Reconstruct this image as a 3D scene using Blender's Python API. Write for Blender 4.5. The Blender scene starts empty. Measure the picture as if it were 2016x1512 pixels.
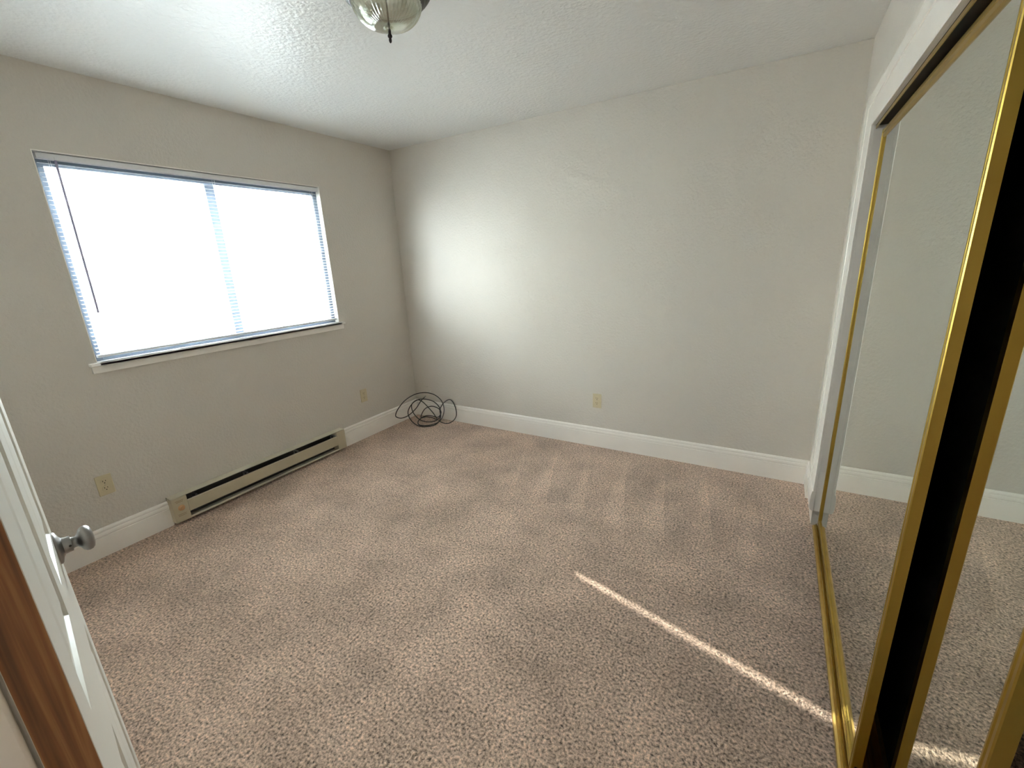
import bpy, bmesh, math, random
from mathutils import Vector, Matrix
R = math.radians
random.seed(7)
S = bpy.context.scene
C = S.collection

# ------------------------------------------------------------------ camera
CAM = Vector((3.0483, -3.1147, 1.4664))
FPX = 860.68                       # focal length in pixels of the 2016 px wide frame
YAW, PIT, ROL = R(-31.407), R(-15.743), R(-2.669)
fwd = Vector((math.cos(PIT) * math.sin(YAW), math.cos(PIT) * math.cos(YAW), math.sin(PIT)))
rgt = Vector((math.cos(YAW), -math.sin(YAW), 0))
upv = rgt.cross(fwd)
rg2 = rgt * math.cos(ROL) + upv * math.sin(ROL)
up2 = -rgt * math.sin(ROL) + upv * math.cos(ROL)
cd = bpy.data.cameras.new('camera')
cd.sensor_width = 36.0
cd.lens = 36.0 * FPX / 2016.0
cd.clip_start = 0.02
cam = bpy.data.objects.new('camera', cd)
C.objects.link(cam)
m = Matrix((rg2, up2, -fwd)).transposed().to_4x4()
m.translation = CAM
cam.matrix_world = m
S.camera = cam

def ray(px, py):
    return fwd + rg2 * ((px - 1008) / FPX) - up2 * ((py - 756) / FPX)

# ------------------------------------------------------------------ sky, sun, exposure
w = bpy.data.worlds.new('sky')
S.world = w
w.use_nodes = True
bg = w.node_tree.nodes['Background']
bg.inputs[0].default_value = (0.86, 0.93, 1.0, 1)
bg.inputs[1].default_value = 29.0
sun_d = Vector((1.0, -0.255, -0.455)).normalized()      # direction the sunlight travels
sd = bpy.data.lights.new('sun', 'SUN')
sd.energy = 22.0
sd.angle = R(0.53)
sd.color = (1.0, 0.93, 0.84)
so = bpy.data.objects.new('sun', sd)
C.objects.link(so)
so.rotation_euler = sun_d.to_track_quat('-Z', 'Y').to_euler()
# sampling portal for the sky, standing in the window opening (gives off no light itself)
pd = bpy.data.lights.new('window_portal', 'AREA')
pd.shape = 'RECTANGLE'
pd.size, pd.size_y = 1.50, 1.04
po = bpy.data.objects.new('window_portal', pd)
C.objects.link(po)
po.location = (-0.125, -1.5425, 1.545)
po.rotation_euler = (R(90), 0, R(-90))
pd.cycles.is_portal = True
# unseen fill light added in the hall, behind the open doorway
hl = bpy.data.lights.new('hall_fill', 'AREA')
hl.shape = 'DISK'
hl.size = 0.34
hl.energy = 17.0
hl.color = (1.0, 0.88, 0.74)
ho = bpy.data.objects.new('hall_fill', hl)
C.objects.link(ho)
ho.location = (1.0, -3.85, 2.40)
S.view_settings.view_transform = 'Standard'
S.view_settings.look = 'None'
S.view_settings.gamma = 1.0
S.view_settings.use_curve_mapping = False
S.view_settings.exposure = 0.92
S.cycles.max_bounces = 14
S.cycles.diffuse_bounces = 8
S.cycles.glossy_bounces = 6
S.cycles.transparent_max_bounces = 12
S.cycles.caustics_reflective = False
S.cycles.caustics_refractive = False

# ------------------------------------------------------------------ materials
def newmat(name):
    mt = bpy.data.materials.new(name)
    mt.use_nodes = True
    nt = mt.node_tree
    return mt, nt, nt.nodes['Principled BSDF']

def N(nt, kind, **kw):
    n = nt.nodes.new(kind)
    for k, v in kw.items():
        setattr(n, k, v)
    return n

def mat(name, col, rough=0.5, metal=0.0, spec=0.5, var=0.06, vscale=6.0, bump=0.0, bscale=80.0, bdist=0.001, stretch=None, coat=0.0, bdetail=3.0):
    mt, nt, p = newmat(name)
    p.inputs['Roughness'].default_value = rough
    p.inputs['Metallic'].default_value = metal
    p.inputs['Specular IOR Level'].default_value = spec
    p.inputs['Coat Weight'].default_value = coat
    tc = N(nt, 'ShaderNodeTexCoord')
    src = tc.outputs['Object']
    if stretch:
        mp = N(nt, 'ShaderNodeMapping')
        mp.inputs['Scale'].default_value = stretch
        nt.links.new(src, mp.inputs[0])
        src = mp.outputs[0]
    nz = N(nt, 'ShaderNodeTexNoise')
    nz.inputs['Scale'].default_value = vscale
    nz.inputs['Detail'].default_value = 4
    nt.links.new(src, nz.inputs['Vector'])
    rp = N(nt, 'ShaderNodeValToRGB')
    a = tuple(max(0, c * (1 - var)) for c in col)
    b = tuple(min(1, c * (1 + var)) for c in col)
    rp.color_ramp.elements[0].position, rp.color_ramp.elements[1].position = 0.3, 0.7
    rp.color_ramp.elements[0].color = (*a, 1)
    rp.color_ramp.elements[1].color = (*b, 1)
    nt.links.new(nz.outputs['Fac'], rp.inputs[0])
    nt.links.new(rp.outputs[0], p.inputs['Base Color'])
    if bump:
        bn = N(nt, 'ShaderNodeTexNoise')
        bn.inputs['Scale'].default_value = bscale
        bn.inputs['Detail'].default_value = bdetail
        nt.links.new(src, bn.inputs['Vector'])
        bp = N(nt, 'ShaderNodeBump')
        bp.inputs['Strength'].default_value = bump
        bp.inputs['Distance'].default_value = bdist
        nt.links.new(bn.outputs['Fac'], bp.inputs['Height'])
        nt.links.new(bp.outputs[0], p.inputs['Normal'])
    return mt

M = {}
M['wall'] = mat('wall_paint', (0.648, 0.607, 0.547), 0.32, spec=0.06, var=0.012, vscale=1.5, bump=0.75, bscale=66, bdist=0.004, bdetail=2.0)
M['ceiling'] = mat('ceiling_paint', (0.79, 0.79, 0.775), 0.34, spec=0.5, var=0.012, vscale=1.5, bump=0.7, bscale=48, bdist=0.006, bdetail=2.5)
M['trim'] = mat('white_gloss_trim_paint', (0.93, 0.895, 0.84), 0.26, var=0.015, vscale=5, bump=0.05, bscale=40, bdist=0.001)
M['door'] = mat('white_door_paint', (0.80, 0.78, 0.70), 0.30, var=0.02, vscale=4, bump=0.15, bscale=60, bdist=0.001, stretch=(1, 1, 0.08))
M['shaded_frame'] = mat('shade_toned_window_frame', (0.14, 0.17, 0.22), 0.4, var=0.03)  # dark bluish colour stands for the shade on a pale frame
M['slat'] = mat('white_blind_slat', (0.86, 0.87, 0.88), 0.38, var=0.01)
M['railp'] = mat('white_blind_rail', (0.78, 0.78, 0.80), 0.35, var=0.015)
M['wand'] = mat('clear_grey_wand_plastic', (0.33, 0.30, 0.40), 0.15, var=0.05)
M['cordw'] = mat('white_cord', (0.8, 0.8, 0.8), 0.8, var=0.05)
M['brass'] = mat('satin_gold_metal', (0.42, 0.285, 0.065), 0.36, metal=1.0, var=0.08, vscale=9, stretch=(1, 1, 0.15))
M['brassd'] = mat('gold_anodised_track', (0.52, 0.35, 0.11), 0.38, metal=1.0, var=0.10, vscale=20)
M['nickel'] = mat('satin_nickel', (0.27, 0.255, 0.245), 0.36, metal=1.0, var=0.04, vscale=14)
M['bronze'] = mat('dark_bronze_metal', (0.022, 0.014, 0.014), 0.45, metal=0.2, var=0.2, vscale=12)
M['heat'] = mat('beige_enamel_metal', (0.53, 0.465, 0.33), 0.42, var=0.03, vscale=7)
M['heatl'] = mat('pale_beige_enamel_metal', (0.62, 0.58, 0.46), 0.40, var=0.03, vscale=7)
M['heatd'] = mat('dark_heater_interior', (0.05, 0.045, 0.04), 0.6, var=0.2)
M['alu'] = mat('aluminium_fins', (0.30, 0.29, 0.29), 0.4, metal=0.9, var=0.2, vscale=30)
M['dial'] = mat('tan_dial_plastic', (0.62, 0.36, 0.18), 0.4, var=0.06, vscale=30)
M['print'] = mat('brown_dial_print', (0.25, 0.18, 0.10), 0.5, var=0.05)
M['ivory'] = mat('ivory_plastic', (0.60, 0.52, 0.34), 0.32, var=0.02, vscale=20)
M['slot'] = mat('dark_socket_slot', (0.03, 0.02, 0.012), 0.7, var=0.1)
M['screw'] = mat('painted_screw', (0.5, 0.45, 0.33), 0.35, metal=0.4, var=0.05)
M['cable'] = mat('black_coax_jacket', (0.018, 0.014, 0.012), 0.28, var=0.2, vscale=30)
M['stucco'] = mat('pale_stucco', (0.80, 0.79, 0.76), 0.9, var=0.04, bump=0.4, bscale=40, bdist=0.01)
M['ground'] = mat('pale_concrete_paving', (0.55, 0.54, 0.52), 0.9, var=0.06)
M['backing'] = mat('mirror_backing_and_gap_shade', (0.02, 0.015, 0.012), 0.7, var=0.2)
M['hinge'] = mat('cream_painted_hinge', (0.72, 0.66, 0.52), 0.4, var=0.03)
M['bulb'] = mat('frosted_bulb_glass', (0.75, 0.73, 0.68), 0.3, var=0.02)

def glassmix():
    mt, nt, p = newmat('window_glass')
    out = nt.nodes['Material Output']
    nt.nodes.remove(p)
    tr = N(nt, 'ShaderNodeBsdfTransparent')
    tr.inputs[0].default_value = (0.93, 0.96, 0.95, 1)
    gl = N(nt, 'ShaderNodeBsdfGlossy')
    gl.inputs['Roughness'].default_value = 0.02
    nz = N(nt, 'ShaderNodeTexNoise')
    nz.inputs['Scale'].default_value = 3
    mr = N(nt, 'ShaderNodeMapRange')
    mr.inputs['To Min'].default_value, mr.inputs['To Max'].default_value = 0.04, 0.06
    nt.links.new(nz.outputs['Fac'], mr.inputs['Value'])
    mx = N(nt, 'ShaderNodeMixShader')
    nt.links.new(mr.outputs[0], mx.inputs[0])
    nt.links.new(tr.outputs[0], mx.inputs[1])
    nt.links.new(gl.outputs[0], mx.inputs[2])
    nt.links.new(mx.outputs[0], out.inputs[0])
    return mt
M['glass'] = glassmix()

def mirror():
    mt, nt, p = newmat('silver_mirror_glass')
    p.inputs['Metallic'].default_value = 1
    nz = N(nt, 'ShaderNodeTexNoise')
    nz.inputs['Scale'].default_value = 2
    rp = N(nt, 'ShaderNodeValToRGB')
    rp.color_ramp.elements[0].color = (0.80, 0.86, 0.80, 1)
    rp.color_ramp.elements[1].color = (0.82, 0.87, 0.82, 1)
    nt.links.new(nz.outputs['Fac'], rp.inputs[0])
    nt.links.new(rp.outputs[0], p.inputs['Base Color'])
    p.inputs['Roughness'].default_value = 0.0
    return mt
M['mirror'] = mirror()

def ribglass():
    mt, nt, p = newmat('ribbed_clear_glass')
    out = nt.nodes['Material Output']
    p.inputs['Base Color'].default_value = (0.92, 0.93, 0.88, 1)
    p.inputs['Metallic'].default_value = 0.8
    p.inputs['Roughness'].default_value = 0.10
    nz = N(nt, 'ShaderNodeTexNoise')
    nz.inputs['Scale'].default_value = 8
    mr = N(nt, 'ShaderNodeMapRange')
    mr.inputs['To Min'].default_value, mr.inputs['To Max'].default_value = 0.26, 0.34
    nt.links.new(nz.outputs['Fac'], mr.inputs['Value'])
    tr = N(nt, 'ShaderNodeBsdfTransparent')
    tr.inputs[0].default_value = (0.90, 0.92, 0.87, 1)
    lw = N(nt, 'ShaderNodeLayerWeight')
    lw.inputs[0].default_value = 0.35
    ad = N(nt, 'ShaderNodeMath', operation='MAXIMUM')
    nt.links.new(mr.outputs[0], ad.inputs[0])
    nt.links.new(lw.outputs['Facing'], ad.inputs[1])
    mx = N(nt, 'ShaderNodeMixShader')
    nt.links.new(ad.outputs[0], mx.inputs[0])
    nt.links.new(tr.outputs[0], mx.inputs[1])
    nt.links.new(p.outputs[0], mx.inputs[2])
    nt.links.new(mx.outputs[0], out.inputs[0])
    return mt
M['ribglass'] = ribglass()

def wood():
    mt, nt, p = newmat('unpainted_stained_door_edge')
    p.inputs['Roughness'].default_value = 0.5
    tc = N(nt, 'ShaderNodeTexCoord')
    mp = N(nt, 'ShaderNodeMapping')
    mp.inputs['Scale'].default_value = (1.0, 95.0, 3.2)
    nt.links.new(tc.outputs['Object'], mp.inputs[0])
    nz = N(nt, 'ShaderNodeTexNoise')
    nz.inputs['Scale'].default_value = 1.0
    nz.inputs['Detail'].default_value = 3
    nz.inputs['Roughness'].default_value = 0.6
    nz.inputs['Distortion'].default_value = 0.6
    nt.links.new(mp.outputs[0], nz.inputs['Vector'])
    rp = N(nt, 'ShaderNodeValToRGB')
    e = rp.color_ramp.elements
    e[0].position, e[0].color = 0.32, (0.13, 0.050, 0.014, 1)
    e[1].position, e[1].color = 0.68, (0.44, 0.21, 0.066, 1)
    x = e.new(0.5)
    x.color = (0.25, 0.10, 0.029, 1)
    nt.links.new(nz.outputs['Fac'], rp.inputs[0])
    nt.links.new(rp.outputs[0], p.inputs['Base Color'])
    return mt
M['wood'] = wood()

def carpet():
    mt, nt, p = newmat('taupe_cut_pile_carpet')
    p.inputs['Roughness'].default_value = 0.95
    p.inputs['Specular IOR Level'].default_value = 0.1
    p.inputs['Sheen Weight'].default_value = 0.25
    p.inputs['Sheen Roughness'].default_value = 0.5
    tc = N(nt, 'ShaderNodeTexCoord')
    L = nt.links.new
    def noise(sc, det=3, rough=0.6, vec=None):
        n = N(nt, 'ShaderNodeTexNoise')
        n.inputs['Scale'].default_value = sc
        n.inputs['Detail'].default_value = det
        n.inputs['Roughness'].default_value = rough
        L(vec or tc.outputs['Object'], n.inputs['Vector'])
        return n.outputs['Fac']
    def math_(op, a, b=None, c=None):
        n = N(nt, 'ShaderNodeMath', operation=op)
        for i, v in enumerate((a, b, c)):
            if v is None:
                continue
            if isinstance(v, (int, float)):
                n.inputs[i].default_value = v
            else:
                L(v, n.inputs[i])
        return n.outputs[0]
    def ramp(v, a, b, ca, cb):
        n = N(nt, 'ShaderNodeMapRange')
        n.inputs['From Min'].default_value, n.inputs['From Max'].default_value = a, b
        n.inputs['To Min'].default_value, n.inputs['To Max'].default_value = ca, cb
        L(v, n.inputs['Value'])
        return n.outputs[0]
    tuft = noise(105, 3, 0.6)                     # single tufts
    clump = noise(46, 3, 0.6)
    # brushed-up patches where feet and the vacuum have turned the pile
    patch = noise(3.1, 4, 0.62)
    sx = N(nt, 'ShaderNodeSeparateXYZ')
    wob = N(nt, 'ShaderNodeTexNoise')
    wob.inputs['Scale'].default_value = 2.2
    L(tc.outputs['Object'], wob.inputs['Vector'])
    ad = N(nt, 'ShaderNodeVectorMath', operation='MULTIPLY_ADD')
    ad.inputs[1].default_value = (0.05, 0.05, 0)
    L(wob.outputs['Color'], ad.inputs[0])
    L(tc.outputs['Object'], ad.inputs[2])
    L(ad.outputs[0], sx.inputs[0])
    X, Y = sx.outputs[0], sx.outputs[1]
    # vacuum strokes: wedges running away from the back wall
    tt = math_('SUBTRACT', -0.12, Y)
    x0 = math_('DIVIDE', math_('SUBTRACT', X, math_('MULTIPLY', tt, 0.619)), math_('SUBTRACT', 1.0, math_('MULTIPLY', tt, 0.16)))
    saw = math_('FRACT', math_('DIVIDE', math_('SUBTRACT', x0, 1.68), 0.275))
    wid = ramp(Y, -0.95, -0.12, 0.62, 0.05)
    wedge = math_('SMOOTH_MIN', 1.0, math_('MAXIMUM', 0.0, math_('MULTIPLY', math_('SUBTRACT', wid, math_('SUBTRACT', 1.0, saw)), 5.0)), 0.2)
    inx = math_('MULTIPLY', ramp(x0, 1.36, 1.42, 0, 1), ramp(x0, 2.98, 3.06, 1, 0))
    iny = math_('MULTIPLY', ramp(Y, -1.05, -0.80, 0, 1), ramp(Y, -0.22, -0.12, 1, 0))
    stroke = math_('MULTIPLY', wedge, math_('MULTIPLY', inx, iny))
    lay = math_('ADD', ramp(patch, 0.32, 0.70, 0.78, 1.24), math_('MULTIPLY', stroke, 0.22))
    v = math_('ADD', ramp(tuft, 0.30, 0.70, 0.16, 1.74), ramp(clump, 0.3, 0.7, -0.16, 0.16))
    val = math_('MULTIPLY', v, lay)
    hue = N(nt, 'ShaderNodeMix', data_type='RGBA')
    L(noise(60, 2), hue.inputs[0])
    hue.inputs[6].default_value = (0.500, 0.350, 0.262, 1)
    hue.inputs[7].default_value = (0.530, 0.390, 0.300, 1)
    mul = N(nt, 'ShaderNodeVectorMath', operation='SCALE')
    L(hue.outputs[2], mul.inputs[0])
    L(val, mul.inputs['Scale'])
    L(mul.outputs[0], p.inputs['Base Color'])
    b = N(nt, 'ShaderNodeBump')
    b.inputs['Strength'].default_value = 0.9
    b.inputs['Distance'].default_value = 0.008
    L(math_('ADD', tuft, math_('MULTIPLY', clump, 0.7)), b.inputs['Height'])
    L(b.outputs[0], p.inputs['Normal'])
    return mt
M['carpet'] = carpet()

# ------------------------------------------------------------------ mesh helpers
def box(bm, x0, x1, y0, y1, z0, z1):
    vs = [bm.verts.new((x, y, z)) for z in (z0, z1) for y in (y0, y1) for x in (x0, x1)]
    for f in ((0, 2, 3, 1), (4, 5, 7, 6), (0, 1, 5, 4), (2, 6, 7, 3), (0, 4, 6, 2), (1, 3, 7, 5)):
        bm.faces.new([vs[i] for i in f])

def lathe(bm, prof, n=32, axis='Z', org=(0, 0, 0)):
    rings = []
    for r, h in prof:
        ring = []
        for i in range(n):
            a = 2 * math.pi * i / n
            c, s = r * math.cos(a), r * math.sin(a)
            p = {'Z': (c, s, h), 'Y': (c, h, s), 'X': (h, c, s)}[axis]
            ring.append(bm.verts.new(Vector(p) + Vector(org)))
        rings.append(ring)
    for a, b in zip(rings, rings[1:]):
        for i in range(n):
            bm.faces.new((a[i], a[(i + 1) % n], b[(i + 1) % n], b[i]))
    for r in (rings[0], rings[-1]):
        try:
            bm.faces.new(r)
        except ValueError:
            pass

def prism(bm, prof, fn, a, b):
    """closed 2-D profile swept between two stations; fn(u, v, t) -> point"""
    A = [bm.verts.new(fn(u, v, a)) for u, v in prof]
    B = [bm.verts.new(fn(u, v, b)) for u, v in prof]
    n = len(prof)
    for i in range(n):
        bm.faces.new((A[i], A[(i + 1) % n], B[(i + 1) % n], B[i]))
    bm.faces.new(A)
    bm.faces.new(B)

def sweep(bm, pts, r, n=8, caps=True):
    pts = [Vector(p) for p in pts]
    rings = []
    nrm = None
    for i, p in enumerate(pts):
        t = (pts[min(i + 1, len(pts) - 1)] - pts[max(i - 1, 0)]).normalized()
        if nrm is None:
            nrm = t.orthogonal().normalized()
        nrm = (nrm - t * nrm.dot(t)).normalized()
        bn = t.cross(nrm)
        rings.append([bm.verts.new(p + (nrm * math.cos(2 * math.pi * k / n) + bn * math.sin(2 * math.pi * k / n)) * r) for k in range(n)])
    for a, b in zip(rings, rings[1:]):
        for i in range(n):
            bm.faces.new((a[i], a[(i + 1) % n], b[(i + 1) % n], b[i]))
    if caps:
        bm.faces.new(rings[0])
        bm.faces.new(rings[-1])

def finish(name, bm, m_, parent=None, bevel=0.0, smooth=False, seg=2, angle=40):
    bmesh.ops.remove_doubles(bm, verts=bm.verts, dist=1e-6)
    bmesh.ops.recalc_face_normals(bm, faces=bm.faces)
    me = bpy.data.meshes.new(name)
    bm.to_mesh(me)
    bm.free()
    me.materials.append(M[m_] if isinstance(m_, str) else m_)
    o = bpy.data.objects.new(name, me)
    C.objects.link(o)
    if parent:
        o.parent = parent
    if smooth:
        me.polygons.foreach_set('use_smooth', [True] * len(me.polygons))
        if smooth != 'all':
            me.set_sharp_from_angle(angle=R(angle))
    if bevel:
        b = o.modifiers.new('bevel', 'BEVEL')
        b.width, b.segments, b.limit_method = bevel, seg, 'ANGLE'
        me.polygons.foreach_set('use_smooth', [True] * len(me.polygons))
        me.set_sharp_from_angle(angle=R(60))
    return o

def boxes(name, m_, bl, parent=None, bevel=0.0):
    bm = bmesh.new()
    for b in bl:
        box(bm, *b)
    return finish(name, bm, m_, parent, bevel)

def struct(o):
    o['kind'] = 'structure'
    return o

def thing(name, label, cat, loc=(0, 0, 0), group=None, rz=0.0):
    o = bpy.data.objects.new(name, None)
    o.empty_display_size = 0.05
    C.objects.link(o)
    o.location = loc
    o.rotation_euler.z = rz
    return tag(o, label, cat, group)

def tag(o, label, cat, group=None):
    o['label'], o['category'] = label, cat
    if group:
        o['group'] = group
    return o

def link(o, parent, name=None):
    c = o.copy()
    if name:
        c.name = name
    C.objects.link(c)
    c.parent = parent
    return c

# ------------------------------------------------------------------ room shell
W, H, L = 3.33, 2.44, 3.098
T = 0.12
WY0, WY1, WZ0, WZ1 = -2.31, -0.775, 1.03, 2.066           # window opening
CY0, CY1, CZ = -2.97, -0.515, 1.953                        # closet opening
DX0, DX1, DZ = 2.515, 3.29, 2.055                          # entry door opening
XB = 4.02                                                  # back of the closet
bm = bmesh.new()
box(bm, -T, XB + T, -4.5, T, -0.05, 0.0)
struct(finish('floor', bm, 'carpet'))
struct(boxes('ceiling', 'ceiling', [(-T, XB + T, -4.5, T, H, H + 0.1)]))
struct(boxes('wall_back', 'wall', [(-T, XB + T, 0, T, 0, H)]))
struct(boxes('wall_left', 'wall', [(-T, 0, -4.5, WY0, 0, H), (-T, 0, WY1, 0, 0, H), (-T, 0, WY0, WY1, 0, WZ0), (-T, 0, WY0, WY1, WZ1, H)]))
struct(boxes('wall_right', 'wall', [(W, W + 0.11, CY1 + 0.012, 0, 0, H), (W, W + 0.11, -L, CY0 - 0.012, 0, H), (W, W + 0.11, CY0 - 0.012, CY1 + 0.012, CZ + 0.012, H)]))
struct(boxes('wall_front', 'wall', [(0, DX0 - 0.016, -L - T, -L, 0, H), (DX1 + 0.016, W + 0.11, -L - T, -L, 0, H), (DX0 - 0.016, DX1 + 0.016, -L - T, -L, DZ + 0.016, H)]))
struct(boxes('wall_closet', 'wall', [(XB, XB + T, -L, 0, 0, H), (W + 0.11, XB, -L - T, -L, 0, H)]))
struct(boxes('wall_hall', 'wall', [(0, XB + T, -4.5, -4.4, 0, H), (XB, XB + T, -4.4, -L - T, 0, H)]))

# ------------------------------------------------------------------ outside the window
struct(boxes('ground_outside', 'ground', [(-14, -T - 0.01, -12, 12, -0.25, -0.15)]))
SH = -0.862                                                # where the added, unseen sun-blocking wall's edge puts its shadow on the window
struct(boxes('sun_blocker_wall', 'stucco', [(-3.3, -3.0, -6.50, SH + 0.255 * 3.0, -0.15, 3.75)]))

# ------------------------------------------------------------------ baseboards
BB = [(0, 0), (0.014, 0), (0.014, 0.112), (0.0115, 0.1145), (0.0115, 0.117), (0.0145, 0.120), (0.0150, 0.130), (0.0135, 0.137),
      (0.0100, 0.140), (0.0100, 0.1425), (0.0120, 0.145), (0.0115, 0.153), (0.0070, 0.160), (0, 0.162)]
def baseboard(name, fn, a, b):
    bm = bmesh.new()
    prism(bm, BB, fn, a, b)
    return struct(finish(name, bm, 'trim'))
HY0, HY1 = -2.19, -0.935                                   # heater ends
baseboard('baseboard_back', lambda u, v, t: (t, -u, v), 0.0, W)
bl = bmesh.new()
prism(bl, BB, lambda u, v, t: (u, t, v), HY1 - 0.002, -0.012)
prism(bl, BB, lambda u, v, t: (u, t, v), -L, HY0 + 0.002)
struct(finish('baseboard_left', bl, 'trim'))
baseboard('baseboard_front', lambda u, v, t: (t, -L + u, v), 0.0145, DX0 - 0.087)
baseboard('baseboard_right', lambda u, v, t: (W - u, t, v), -0.200, -0.0145)

# ------------------------------------------------------------------ window
win = struct(bpy.data.objects.new('window_1', None))
C.objects.link(win)
win.location = (0, 0, 0)
GX0, GX1 = -0.112, -0.044
FW, FT = 0.040, 0.062
boxes('window_frame', 'shaded_frame', [(GX0, GX1, WY0, WY0 + FW, WZ0, WZ1), (GX0, GX1, WY1 - FW, WY1, WZ0, WZ1),
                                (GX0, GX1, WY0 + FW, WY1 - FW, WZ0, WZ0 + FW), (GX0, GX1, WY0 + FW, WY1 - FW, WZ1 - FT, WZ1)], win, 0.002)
ML, MR = -1.552, -1.496
boxes('meeting_stile', 'shaded_frame', [(-0.104, -0.066, ML, MR, WZ0 + FW, WZ1 - FT)], win, 0.002)
for a, b, x in ((WY0 + FW, ML, -0.078), (MR, WY1 - FW, -0.094)):
    pane = boxes('pane', 'glass', [(x - 0.002, x + 0.002, a - 0.003, b + 0.003, WZ0 + FW - 0.003, WZ1 - FT + 0.003)], win)
# painted returns of the opening and the sill board
boxes('window_return', 'trim', [(GX1, -0.0005, WY0, WY0 + 0.004, WZ0 + 0.018, WZ1), (GX1, -0.0005, WY1 - 0.004, WY1, WZ0 + 0.018, WZ1),
                                (GX1, -0.0005, WY0 + 0.004, WY1 - 0.004, WZ1 - 0.004, WZ1)], win)
bm = bmesh.new()
box(bm, GX1, 0.034, WY0 + 0.001, WY1 - 0.001, WZ0, WZ0 + 0.018)
box(bm, 0.0005, 0.034, WY0 - 0.035, WY1 + 0.035, WZ0, WZ0 + 0.018)
finish('window_sill', bm, 'trim', win, 0.004)
boxes('window_apron', 'trim', [(0.0005, 0.016, WY0 - 0.028, WY1 + 0.028, WZ0 - 0.038, WZ0)], win, 0.003)

# ------------------------------------------------------------------ venetian blind
blind = thing('venetian_blind', 'white aluminium venetian blind with narrow slats lowered over the bright window', 'blind', (0, 0, 1.06))
BZ = 1.06
by0, by1 = WY0 + 0.016, WY1 - 0.012
bm = bmesh.new()
prism(bm, [(-0.040, 0), (-0.013, 0), (-0.011, 0.003), (-0.011, 0.024), (-0.013, 0.026), (-0.040, 0.026)], lambda u, v, t: (u, t, v + 2.032 - BZ), by0, by1)
finish('headrail', bm, 'railp', blind)
PITCH = 0.0208
zs = 1.098
prof = []
TILT = R(-9)
sl = []
for k in range(7):
    s = k / 6 - 0.5
    sl.append((s * 0.025, 0.0018 * (1 - 4 * s * s)))
cs, sn = math.cos(TILT), math.sin(TILT)
top = [(x * cs - z * sn, x * sn + z * cs) for x, z in sl]
bot = [(x * cs - (z - 0.0003) * sn, x * sn + (z - 0.0003) * cs) for x, z in sl]
bm = bmesh.new()
prism(bm, top + bot[::-1], lambda u, v, t: (u, t, v), by0 + 0.002, by1 - 0.002)
nsl = 0
slat = finish('slat', bm, 'slat', blind, smooth=True, angle=50)
z = zs
slat.location = (-0.026, 0, z - BZ)
while z + PITCH < 2.028:
    z += PITCH
    c = link(slat, blind)
    c.location = (-0.026, 0, z - BZ)
bm = bmesh.new()
prism(bm, [(-0.037, 0), (-0.015, 0), (-0.013, 0.003), (-0.013, 0.011), (-0.016, 0.014), (-0.036, 0.014), (-0.039, 0.011), (-0.039, 0.003)], lambda u, v, t: (u, t, v + 1.068 - BZ), by0 + 0.001, by1 - 0.001)
rail = finish('bottom_rail', bm, 'railp', blind)
for yy in (by0 + 0.20, -1.50, by1 - 0.19):
    bm = bmesh.new()
    lathe(bm, [(0.0045, 1.0660 - BZ), (0.0045, 1.0685 - BZ)], 12, org=(-0.026, yy, 0))
    finish('rail_button', bm, 'railp', rail)
for yy in (by0 + 0.045, -1.513, by1 - 0.045):
    bm = bmesh.new()
    for xx in (-0.0395, -0.0125):
        sweep(bm, [(xx, yy, 1.08 - BZ), (xx, yy, 2.034 - BZ)], 0.0006, 5)
    sweep(bm, [(-0.026, yy + 0.004, 1.08 - BZ), (-0.026, yy + 0.004, 2.034 - BZ)], 0.0005, 5)
    finish('ladder_cord', bm, 'cordw', blind)
bm = bmesh.new()
sweep(bm, [(-0.004, -2.232, 2.028 - BZ), (0.001, -2.238, 1.66 - BZ), (0.004, -2.243, 1.30 - BZ)], 0.0056, 6)
wnd = finish('tilt_wand', bm, 'wand', blind)
bm = bmesh.new()
sweep(bm, [(-0.012, -2.232, 2.042 - BZ), (-0.004, -2.232, 2.040 - BZ), (-0.004, -2.232, 2.027 - BZ)], 0.0015, 6)
finish('wand_hook', bm, 'railp', wnd)

# ------------------------------------------------------------------ baseboard heater on the window wall
ht = thing('baseboard_heater', 'long beige metal baseboard heater with a dial, low on the window wall', 'heater', (0, 0.5 * (HY0 + HY1), 0))
hy = 0.5 * (HY0 + HY1)
a0, a1 = HY0 - hy, HY1 - hy
Z0, Z1, DXH = 0.022, 0.186, 0.062
boxes('back_plate', 'heatd', [(0.0005, 0.003, a0, a1, Z0, Z1 - 0.002)], ht)
bm = bmesh.new()
prism(bm, [(0.0008, Z1), (DXH, Z1 - 0.002), (DXH, Z1 - 0.005), (DXH - 0.0015, Z1 - 0.005), (DXH - 0.0015, Z1 - 0.004), (0.0008, Z1 - 0.003)], lambda u, v, t: (u, t, v), a0, a1)
finish('top_cover', bm, 'heatl', ht)
bm = bmesh.new()
prism(bm, [(DXH - 0.004, 0.070), (DXH, 0.068), (DXH + 0.001, 0.074), (DXH + 0.001, 0.141), (DXH - 0.004, 0.145), (DXH - 0.010, 0.144), (DXH - 0.010, 0.142), (DXH - 0.0015, 0.140), (DXH - 0.0015, 0.071)],
      lambda u, v, t: (u, t, v), a0 + 0.083, a1 - 0.078)
finish('front_panel', bm, 'heat', ht)
bm = bmesh.new()
prism(bm, [(0.003, Z0), (DXH - 0.002, Z0), (DXH, Z0 + 0.012), (DXH - 0.002, Z0 + 0.014), (DXH - 0.006, Z0 + 0.004), (0.003, Z0 + 0.003)], lambda u, v, t: (u, t, v), a0 + 0.078, a1 - 0.078)
finish('bottom_lip', bm, 'heatl', ht)
cb = boxes('control_box', 'heat', [(0.003, DXH + 0.0015, a0, a0 + 0.082, Z0, Z1 - 0.0075)], ht, 0.002)
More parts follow.
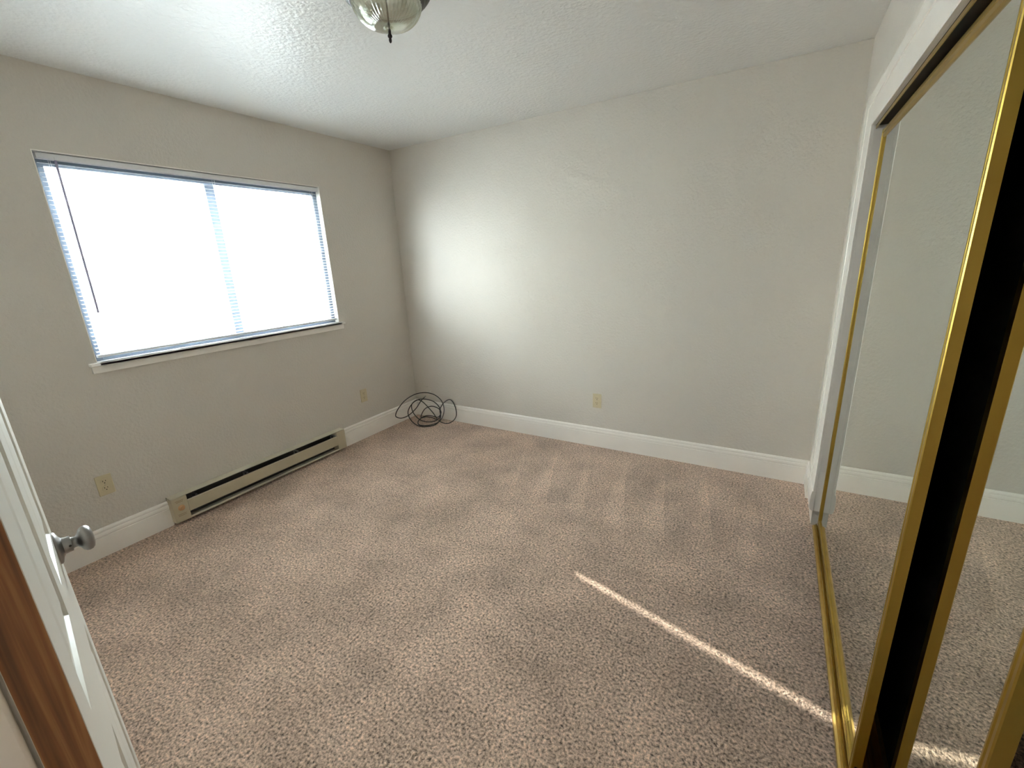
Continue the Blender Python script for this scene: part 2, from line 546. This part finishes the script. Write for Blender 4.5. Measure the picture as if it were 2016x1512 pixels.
ec = boxes('end_cap', 'heat', [(0.003, DXH + 0.0015, a1 - 0.078, a1, Z0, Z1 - 0.0075)], ht, 0.002)
bm = bmesh.new()
lathe(bm, [(0.018, DXH + 0.0015), (0.018, DXH + 0.003), (0.0135, DXH + 0.004), (0.0120, DXH + 0.017), (0.0095, DXH + 0.019)], 28, 'X', (0, a0 + 0.043, 0.112))
dl = finish('thermostat_dial', bm, 'dial', cb, smooth=True)
for zz, ww in ((0.158, 0.044), (0.150, 0.036), (0.071, 0.044), (0.062, 0.044)):
    boxes('dial_marking', 'print', [(DXH + 0.0013, DXH + 0.0021, a0 + 0.040 - ww / 2, a0 + 0.040 + ww / 2, zz, zz + 0.0022)], cb)
bm = bmesh.new()
sweep(bm, [(0.030, a0 + 0.08, 0.085), (0.030, a1 - 0.077, 0.085)], 0.006, 10)
el = finish('heating_element', bm, 'alu', ht)
bm = bmesh.new()
for k in range(180):
    yy = a0 + 0.11 + k * (a1 - a0 - 0.21) / 179
    box(bm, 0.010, 0.052, yy, yy + 0.0006, 0.070, 0.128)
fins = finish('heating_fins', bm, 'alu', el)
fins['kind'] = 'stuff'
for yy in (a0 + 0.13, -0.18, 0.20, a1 - 0.10):
    boxes('bracket', 'alu', [(0.003, DXH - 0.006, yy, yy + 0.012, 0.150, 0.158), (0.003, 0.006, yy, yy + 0.012, 0.04, 0.158)], ht)

# ------------------------------------------------------------------ wall sockets
def outlet(loc, rz, label):
    t = thing('wall_outlet', label, 'outlet', loc, 'ivory double wall outlets', rz)
    # built facing +X at the wall, origin at the plate centre
    boxes('cover_plate', 'ivory', [(0.0003, 0.0052, -0.035, 0.035, -0.057, 0.057)], t, 0.0025)
    for s in (-1, 1):
        bm = bmesh.new()
        pts = []
        for k in range(28):
            a = 2 * math.pi * k / 28
            pts.append((0.0168 * math.cos(a), max(-0.0140, min(0.0140, 0.0172 * math.sin(a)))))
        prism(bm, pts, lambda u, v, q: (q, u, v + s * 0.0195), 0.0045, 0.0064)
        f = finish('socket', bm, 'ivory', t)
        bm = bmesh.new()
        z0 = s * 0.0195
        box(bm, 0.0060, 0.0068, -0.0075, -0.0050, z0 + 0.000, z0 + 0.0085)
        box(bm, 0.0060, 0.0068, 0.0050, 0.0075, z0 + 0.001, z0 + 0.0078)
        lathe(bm, [(0.0028, 0.0060), (0.0028, 0.0068)], 10, 'X', (0, 0, z0 - 0.0072))
        finish('slot', bm, 'slot', f)
    bm = bmesh.new()
    lathe(bm, [(0.0032, 0.005), (0.0030, 0.0062), (0.001, 0.0066)], 12, 'X')
    finish('screw', bm, 'screw', t)
    return t
outlet((0, -2.428, 0.391), 0, 'ivory double outlet on the window wall between the entry door and the heater')
outlet((0, -0.640, 0.382), 0, 'ivory double outlet on the window wall between the heater and the coiled cable')
outlet((1.919, 0, 0.383), R(-90), 'ivory double outlet in the middle of the blank wall')

# ------------------------------------------------------------------ closet surround
CX = 3.316                                                 # casing face
def casing_leg(bm, y_in, y_out, zb, zt):
    w_ = abs(y_out - y_in)
    s = 1 if y_out > y_in else -1
    pr = [(0, 0), (0, 0.011), (0.003, 0.0135), (0.62 * w_, 0.0135), (0.635 * w_, 0.0105), (0.655 * w_, 0.0105), (0.67 * w_, 0.0150), (0.97 * w_, 0.0150), (w_, 0.011), (w_, 0)]
    A = [bm.verts.new((W - v, y_in + s * u, zb)) for u, v in pr]
    B = [bm.verts.new((W - v, y_in + s * u, CZ + u * (zt - CZ) / w_)) for u, v in pr]
    n = len(pr)
    for i in range(n):
        bm.faces.new((A[i], A[(i + 1) % n], B[(i + 1) % n], B[i]))
    bm.faces.new(A)
    bm.faces.new(B)
ZT = 2.105
YF, YN = CY1 + 0.235, CY0 - 0.09
trim = struct(bpy.data.objects.new('trim_1', None))
C.objects.link(trim)
bm = bmesh.new()
casing_leg(bm, CY1, YF, 0.093, ZT)
finish('casing_leg', bm, 'trim', trim)
bm = bmesh.new()
casing_leg(bm, CY0, YN, 0.0, ZT)
finish('casing_leg', bm, 'trim', trim)
bm = bmesh.new()
h_ = ZT - CZ
pr = [(0, 0), (0, 0.011), (0.003, 0.0135), (0.62 * h_, 0.0135), (0.635 * h_, 0.0105), (0.655 * h_, 0.0105), (0.67 * h_, 0.0150), (0.97 * h_, 0.0150), (h_, 0.011), (h_, 0)]
A = [bm.verts.new((W - v, CY1 + u * (YF - CY1) / h_, CZ + u)) for u, v in pr]
B = [bm.verts.new((W - v, CY0 + u * (YN - CY0) / h_, CZ + u)) for u, v in pr]
for i in range(len(pr)):
    j = (i + 1) % len(pr)
    bm.faces.new((A[i], A[j], B[j], B[i]))
bm.faces.new(A)
bm.faces.new(B)
finish('casing_head', bm, 'trim', trim)
boxes('jamb', 'trim', [(W, W + 0.112, CY1, CY1 + 0.012, 0.093, CZ)], trim, 0.001)
boxes('jamb', 'trim', [(W, W + 0.112, CY0 - 0.012, CY0, 0, CZ)], trim, 0.001)
boxes('head_jamb', 'trim', [(W, W + 0.112, CY0, CY1, CZ, CZ + 0.012)], trim, 0.001)
# rounded foot block at the casing bottom
bm = bmesh.new()
prism(bm, [(0.0, 0.092), (0.008, 0.092), (0.016, 0.100), (0.0195, 0.118), (0.020, 0.155), (0.019, 0.180), (0.0155, 0.205), (0.0, 0.212)], lambda u, v, t: (W - u, t, v), CY1 - 0.001, YF + 0.004)
finish('foot_block', bm, 'trim', trim, smooth=True, angle=50)

# gold tracks
TX0 = 3.347
ft = thing('floor_track', 'gold metal floor track under the mirrored closet doors', 'track', (TX0, 0.5 * (CY0 + CY1), 0))
ya, yb = (CY0 - CY1) / 2 + 0.002, (CY1 - CY0) / 2 - 0.002
bm = bmesh.new()
prism(bm, [(-0.010, 0.0005), (0.094, 0.0005), (0.094, 0.006), (0.084, 0.011), (-0.002, 0.011), (-0.008, 0.006)], lambda u, v, t: (u, t, v), ya, yb)
finish('track_base', bm, 'brassd', ft)
for u0 in (0.004, 0.022, 0.052, 0.070):
    bm = bmesh.new()
    prism(bm, [(u0, 0.0105), (u0 + 0.006, 0.0105), (u0 + 0.0045, 0.019), (u0 + 0.0015, 0.019)], lambda u, v, t: (u, t, v), ya, yb)
    finish('guide_rib', bm, 'brass', ft)
hd = thing('head_track', 'gold metal head track under the white closet header', 'track', (TX0, 0.5 * (CY0 + CY1), CZ))
boxes('shaded_track_channel', 'backing', [(-0.012, 0.096, ya, yb, -0.004, -0.0005)], hd)  # dark colour stands for the shaded gap above the doors
boxes('fascia', 'brass', [(-0.012, -0.009, ya, yb, -0.016, -0.004)], hd)
boxes('divider', 'brassd', [(0.041, 0.043, ya, yb, -0.030, -0.004)], hd)

# sliding mirror doors
ZD0, ZD1 = 0.024, 1.928
def sliding_door(xf, y0, y1, label):
    """front face at xf; the stiles and rails stand 8 mm proud of the mirror"""
    d = thing('sliding_mirror_door', label, 'door', (xf, 0.5 * (y0 + y1), 0.0))
    hw = 0.5 * (y1 - y0)
    TK, SW = 0.024, 0.024
    boxes('mirror_panel', 'mirror', [(0.0075, 0.0105, -hw + SW - 0.004, hw - SW + 0.004, ZD0 + 0.03, ZD1 - 0.028)], d)
    boxes('backing', 'backing', [(0.0108, TK - 0.003, -hw + SW - 0.004, hw - SW + 0.004, ZD0 + 0.03, ZD1 - 0.028)], d)
    sp = [(0.006, 0), (0.0015, 0.001), (0, 0.003), (0.0, 0.007), (0.0022, 0.009), (0.0022, 0.012), (0.0, 0.0145), (0.0, 0.021), (0.002, 0.024), (TK, 0.024), (TK, 0.0)]
    for s in (-1, 1):
        bm = bmesh.new()
        prism(bm, sp, lambda u, v, t: (u, s * (hw - SW + v), t), ZD0, ZD1)
        finish('stile', bm, 'brass', d)
    for z0, z1, nm in ((ZD0, ZD0 + 0.034, 'bottom_rail'), (ZD1 - 0.032, ZD1, 'top_rail')):
        hh = z1 - z0
        sg = 1 if nm == 'bottom_rail' else -1
        zz = z0 if sg == 1 else z1
        rp = [(0.003, 0), (0.0008, 0.002), (0.0008, 0.40 * hh), (0.0030, 0.46 * hh), (0.0030, 0.54 * hh), (0.0008, 0.60 * hh), (0.0012, 0.92 * hh), (0.006, hh), (TK - 0.001, hh), (TK - 0.001, 0)]
        bm = bmesh.new()
        prism(bm, rp, lambda u, v, t: (u, t, zz + sg * v), -hw + SW, hw - SW)
        finish(nm, bm, 'brass', d)
    bm = bmesh.new()
    lathe(bm, [(0.005, 0.0), (0.005, 0.0015), (0.003, 0.003)], 12, 'Y', (0.012, -hw - 0.003, 0.060))
    finish('corner_screw', bm, 'bronze', d)
    return d
XF = 3.3585
YS = -1.895
sliding_door(XF, YS, CY1 - 0.004, 'gold-framed mirrored sliding closet door on the front track, beside the far jamb')
sliding_door(XF + 0.048, -2.320, -0.955, 'gold-framed mirrored sliding closet door on the rear track, partly behind the other')

# ------------------------------------------------------------------ entry doorway and open door
trim2 = struct(bpy.data.objects.new('trim_2', None))
C.objects.link(trim2)
def jbox(nm, *b, **k):
    return boxes(nm, 'trim', [b], trim2, k.get('bevel', 0.002))
jbox('jamb', DX0 - 0.016, DX0, -L - T - 0.001, -L + 0.001, 0, DZ, bevel=0.004)
jbox('jamb', DX1, DX1 + 0.016, -L - T - 0.001, -L + 0.001, 0, DZ)
jbox('head_jamb', DX0 - 0.016, DX1 + 0.016, -L - T - 0.001, -L + 0.001, DZ, DZ + 0.016)
jbox('door_stop', DX0, DX0 + 0.010, -L - 0.075, -L - 0.040, 0, DZ)
jbox('door_stop', DX1 - 0.010, DX1, -L - 0.075, -L - 0.040, 0, DZ)
jbox('casing_leg', DX0 - 0.085, DX0 - 0.020, -L, -L + 0.008, 0, DZ + 0.062, bevel=0.003)
jbox('casing_head', DX0 - 0.020, DX1 + 0.03, -L, -L + 0.008, DZ + 0.006, DZ + 0.062, bevel=0.004)

DW, DH, DT = 0.762, 2.03, 0.032
hinge = Vector((2.530, -3.063, 0.012))                     # near corner of the visible face
ddir = Vector((-0.985, 0.172, 0)).normalized()
ang = math.atan2(ddir.y, ddir.x)
door = struct(bpy.data.objects.new('door_1', None))
C.objects.link(door)
door.location = hinge
door.rotation_euler.z = ang
# local: +X from hinge to latch, the seen face at y=0 looks to -Y (local), thickness to +Y
def panel_face(bm, y, sgn):
    """moulded six-panel face; y = face plane, sgn = outward direction"""
    st, ms = 0.105, 0.10
    pw = (DW - 2 * st - ms) / 2
    xs = [(st, st + pw), (st + pw + ms, DW - st)]
    zr = [(0.235, 0.775), (0.985, 1.585), (1.690, 1.915)]
    prof = [(0.0, 0.0), (0.005, -0.0045), (0.012, -0.0062), (0.020, -0.0058), (0.046, -0.0018), (0.050, -0.0012)]
    gx = sorted({0.0, DW, *[v for p in xs for v in p]})
    gz = sorted({0.0, DH, *[v for p in zr for v in p]})
    for i in range(len(gx) - 1):
        for j in range(len(gz) - 1):
            x0, x1, z0, z1 = gx[i], gx[i + 1], gz[j], gz[j + 1]
            if (x0, x1) in xs and (z0, z1) in zr:
                prev = None
                for ins, dp in prof:
                    ring = [bm.verts.new((a, y + sgn * dp, b)) for a, b in ((x0 + ins, z0 + ins), (x1 - ins, z0 + ins), (x1 - ins, z1 - ins), (x0 + ins, z1 - ins))]
                    if prev:
                        for k in range(4):
                            bm.faces.new((prev[k], prev[(k + 1) % 4], ring[(k + 1) % 4], ring[k]))
                    prev = ring
                bm.faces.new(prev)
            else:
                bm.faces.new([bm.verts.new((a, y, b)) for a, b in ((x0, z0), (x1, z0), (x1, z1), (x0, z1))])
bm = bmesh.new()
panel_face(bm, 0.0, -1)
panel_face(bm, DT, 1)
for q in (((0, 0, 0), (DW, 0, 0), (DW, DT, 0), (0, DT, 0)), ((0, 0, DH), (DW, 0, DH), (DW, DT, DH), (0, DT, DH)), ((DW, 0, 0), (DW, DT, 0), (DW, DT, DH), (DW, 0, DH)), ((0, 0, 0), (0, DT, 0), (0, DT, DH), (0, 0, DH))):
    bm.faces.new([bm.verts.new(p) for p in q])
leaf = finish('door_leaf', bm, 'door', door)
e = boxes('door_edge', 'wood', [(-0.0012, 0.0004, 0.0006, DT - 0.0006, 0.0, DH)], door)
e['label'] = 'unpainted brown wooden edge of the door'
KZ, KX = 0.935, DW - 0.066
for s, y in ((-1, 0.0), (1, DT)):
    bm = bmesh.new()
    P = lambda h: y + s * h
    lathe(bm, [(0.0335, P(0)), (0.0335, P(0.0023)), (0.0315, P(0.0046)), (0.022, P(0.0076)), (0.0175, P(0.0106)), (0.0165, P(0.0167)), (0.0160, P(0.0228)), (0.0120, P(0.0239)), (0.0112, P(0.0274)),
               (0.0115, P(0.0304)), (0.0150, P(0.0334)), (0.0215, P(0.0365)), (0.0255, P(0.0410)), (0.0265, P(0.0456)), (0.0255, P(0.0502)), (0.0215, P(0.0543)), (0.0130, P(0.0566)), (0.0, P(0.0572))], 40, 'Y', (KX, 0, KZ))
    k = finish('door_knob', bm, 'nickel', door, smooth=True, angle=45)
    k['label'] = 'round satin nickel door knob on its rosette'
    bm = bmesh.new()
    lathe(bm, [(0.0022, 0.0), (0.0022, 0.0012)], 10, 'X', (KX - 0.0172, P(0.020), KZ + 0.002))
    finish('set_screw_hole', bm, 'slot', k)
boxes('latch_plate', 'nickel', [(DW - 0.0003, DW + 0.0008, 0.006, 0.029, KZ - 0.028, KZ + 0.028)], door)
for zz in (0.20, 0.905, 1.80):
    bm = bmesh.new()
    lathe(bm, [(0.0062, zz), (0.0062, zz + 0.089)], 14, org=(-0.006, DT + 0.004, 0))
    lathe(bm, [(0.0040, zz - 0.004), (0.0062, zz), ], 14, org=(-0.006, DT + 0.004, 0))
    box(bm, -0.0022, -0.0010, 0.008, DT + 0.003, zz, zz + 0.089)
    finish('hinge', bm, 'hinge', door, smooth=True, angle=40)

# ------------------------------------------------------------------ ceiling light
LX, LY = 1.735, -1.705
lamp = thing('ceiling_light', 'flush ceiling light with ribbed glass bowl and dark bronze rim', 'ceiling light', (LX, LY, H))
bm = bmesh.new()
lathe(bm, [(0.0, -0.0005), (0.135, -0.0005), (0.150, -0.006), (0.158, -0.022), (0.160, -0.034), (0.150, -0.046), (0.139, -0.050), (0.134, -0.062), (0.128, -0.066), (0.122, -0.066), (0.122, -0.050), (0.0, -0.048)], 64)
finish('rim', bm, 'bronze', lamp, smooth=True, angle=35)
bm = bmesh.new()
lathe(bm, [(0.0, -0.0495), (0.119, -0.0515), (0.1205, -0.062), (0.1185, -0.062), (0.117, -0.0535), (0.0, -0.0515)], 48)
finish('reflector_pan', bm, 'trim', lamp, smooth=True, angle=35)
bm = bmesh.new()
NR = 92
def rib(prof, n):
    rings = []
    for r, h, d in prof:
        rings.append([bm.verts.new(((r + (d if i % 2 else 0)) * math.cos(2 * math.pi * i / n), (r + (d if i % 2 else 0)) * math.sin(2 * math.pi * i / n), h)) for i in range(n)])
    for a, b in zip(rings, rings[1:]):
        for i in range(n):
            bm.faces.new((a[i], a[(i + 1) % n], b[(i + 1) % n], b[i]))
outp, inp = [], []
for k in range(15):
    t = k / 14 * R(86)
    r, h = 0.120 * math.cos(t) ** 0.9, -0.060 - 0.084 * math.sin(t)
    outp.append((r, h, 0.0055 * max(0.0, min(1.0, (math.cos(t) - 0.30) * 3))))
    inp.append((max(0.004, r - 0.003), h + 0.003, 0.0))
rib(outp + inp[::-1] + outp[:1], NR)
finish('glass_bowl', bm, 'ribglass', lamp)
bm = bmesh.new()
lathe(bm, [(0.018, -0.1400), (0.020, -0.1450), (0.017, -0.1500), (0.0, -0.1510)], 24)
finish('glass_boss', bm, 'ribglass', lamp, smooth=True, angle=50)
bm = bmesh.new()
lathe(bm, [(0.0, -0.148), (0.0055, -0.1485), (0.0052, -0.159), (0.0082, -0.163), (0.0080, -0.168), (0.0044, -0.172), (0.0056, -0.177), (0.0048, -0.183), (0.0015, -0.187), (0.0, -0.1875)], 18)
finish('finial', bm, 'bronze', lamp, smooth=True, angle=50)
bm = bmesh.new()
sweep(bm, [(0, 0, -0.05), (0, 0, -0.150)], 0.003, 8)
finish('stem', bm, 'bronze', lamp)
for s in (-1, 1):
    bm = bmesh.new()
    lathe(bm, [(0.0, 0.030), (0.013, 0.030), (0.014, 0.050), (0.024, 0.074), (0.026, 0.086), (0.022, 0.098), (0.012, 0.104), (0.0, 0.105)], 20, 'X')
    bmesh.ops.scale(bm, vec=(s * 0.72, 0.72, 0.72), verts=bm.verts)
    bmesh.ops.rotate(bm, cent=(0, 0, 0), matrix=Matrix.Rotation(R(35), 3, 'Z'), verts=bm.verts)
    bmesh.ops.translate(bm, vec=(0, 0, -0.075), verts=bm.verts)
    finish('bulb', bm, 'bulb', lamp, smooth=True)

# ------------------------------------------------------------------ coiled cable in the far corner
def at_plane(px, py, n, p0):
    d = ray(px, py)
    t = (p0 - CAM).dot(n) / d.dot(n)
    return CAM + d * t
def crop(zx, zy):
    return 660 + zx * 0.16865, 720 + zy * 0.16865
NV = Vector((-0.62, 0.78, 0)).normalized()                 # upright plane of the coil, turned to the corner's diagonal
trace = [  # (x, y, shift along the plane normal in metres) read off the photograph, one run of cable
    (1045, 365, .02), (1000, 412, .01), (950, 490, -.01), (890, 552, -.02), (835, 592, -.02), (770, 612, -.02), (716, 600, -.01), (706, 570, 0), (732, 508, .01),
    (792, 428, .02), (870, 365, .03), (960, 325, .03), (1060, 315, .03), (1150, 336, .03), (1222, 387, .02), (1260, 452, .01), (1270, 525, -.01), (1252, 600, -.03),
    (1210, 655, -.05), (1130, 688, -.06), (1040, 698, -.07), (980, 690, -.06), (966, 655, -.03), (1000, 614, .02), (1060, 584, .06), (1130, 586, .06), (1195, 602, .04), (1228, 570, .02),
    (1232, 530, 0), (1190, 490, -.01), (1120, 474, 0), (1052, 500, .01), (1012, 560, .02), (1004, 608, .02), (1060, 596, .05), (1130, 606, .05), (1190, 628, .02), (1165, 585, .0), (1140, 548, 0), (1080, 480, .0), (1020, 422, 0), (965, 398, 0),
    (915, 425, -.01), (890, 470, -.02), (912, 550, -.03), (985, 628, -.05), (1085, 656, -.05), (1175, 640, -.04), (1228, 585, -.02), (1222, 500, 0), (1165, 430, .01), (1085, 396, .02), (985, 392, .02), (910, 432, .01),
    (862, 500, -.01), (850, 560, -.02), (880, 630, -.05), (945, 690, -.07), (1035, 712, -.08), (1110, 705, -.08), (1165, 690, -.07), (1212, 650, -.05), (1232, 590, -.03), (1222, 515, -.01), (1255, 448, .01),
    (1308, 402, .02), (1360, 396, .03), (1412, 430, .03), (1438, 495, .02), (1424, 572, .0), (1385, 635, -.02), (1322, 672, -.04), (1255, 666, -.05), (1205, 638, -.04)]
P0 = at_plane(*crop(1040, 712), Vector((0, 0, 1)), Vector((0, 0, 0.004)))   # where the coil rests on the carpet
RC = 0.0045
pts3 = []
for zx, zy, sft in trace:
    base = at_plane(*crop(zx, zy), NV, P0 + NV * (sft + 0.08))
    g = at_plane(*crop(zx, zy), Vector((0, 0, 1)), Vector((0, 0, RC + 0.001)))
    if base.z < RC + 0.001:
        base = g
    base.x = max(base.x, 0.014 + RC + 0.001)
    base.y = min(base.y, -(0.015 + RC + 0.001))
    pts3.append(base)
def catmull(ps, n=8):
    out = []
    for i in range(len(ps) - 1):
        p0, p1, p2, p3 = ps[max(i - 1, 0)], ps[i], ps[i + 1], ps[min(i + 2, len(ps) - 1)]
        for k in range(n):
            t = k / n
            out.append(0.5 * ((2 * p1) + (p2 - p0) * t + (2 * p0 - 5 * p1 + 4 * p2 - p3) * t * t + (3 * p1 - p0 - 3 * p2 + p3) * t ** 3))
    out.append(ps[-1])
    return out
path = catmull(pts3)
for q in path:
    q.z = max(q.z, RC + 0.0005)
    q.x = max(q.x, 0.0152 + RC)
    q.y = min(q.y, -(0.0155 + RC))
coil = thing('coaxial_cable', 'loose coil of thin black cable standing in the corner on the carpet', 'cable', (P0.x, P0.y, 0))
bm = bmesh.new()
org = Vector((P0.x, P0.y, 0))
sweep(bm, [q - org for q in path], RC, 8)
finish('cable_run', bm, 'cable', coil, smooth='all')
dirn = (pts3[0] - pts3[1]).normalized()
bm = bmesh.new()
sweep(bm, [path[0] - org - dirn * 0.002, path[0] - org + dirn * 0.016], 0.0048, 10)
finish('cable_connector', bm, 'nickel', coil, smooth=True)

# two small painted-over cable clips on the wall above the coil
for x, z_, a, lb in ((0.166, 0.302, 20, 'small painted cable clip on the wall, the upper of two above the coil'), (0.205, 0.262, -30, 'small painted cable clip on the wall, the lower of two above the coil')):
    bm = bmesh.new()
    lathe(bm, [(0.009, 0.0), (0.009, -0.002), (0.0055, -0.006), (0.0045, -0.011), (0.0025, -0.013), (0.0, -0.0135)], 14, 'Y')
    box(bm, -0.013, 0.001, -0.006, 0.0, -0.004, 0.004)
    o = finish('cable_clip', bm, 'wall', smooth=True, angle=40)
    o.location = (x, -0.0003, z_)
    o.rotation_euler.y = R(a)
    tag(o, lb, 'clip', 'painted cable clips')
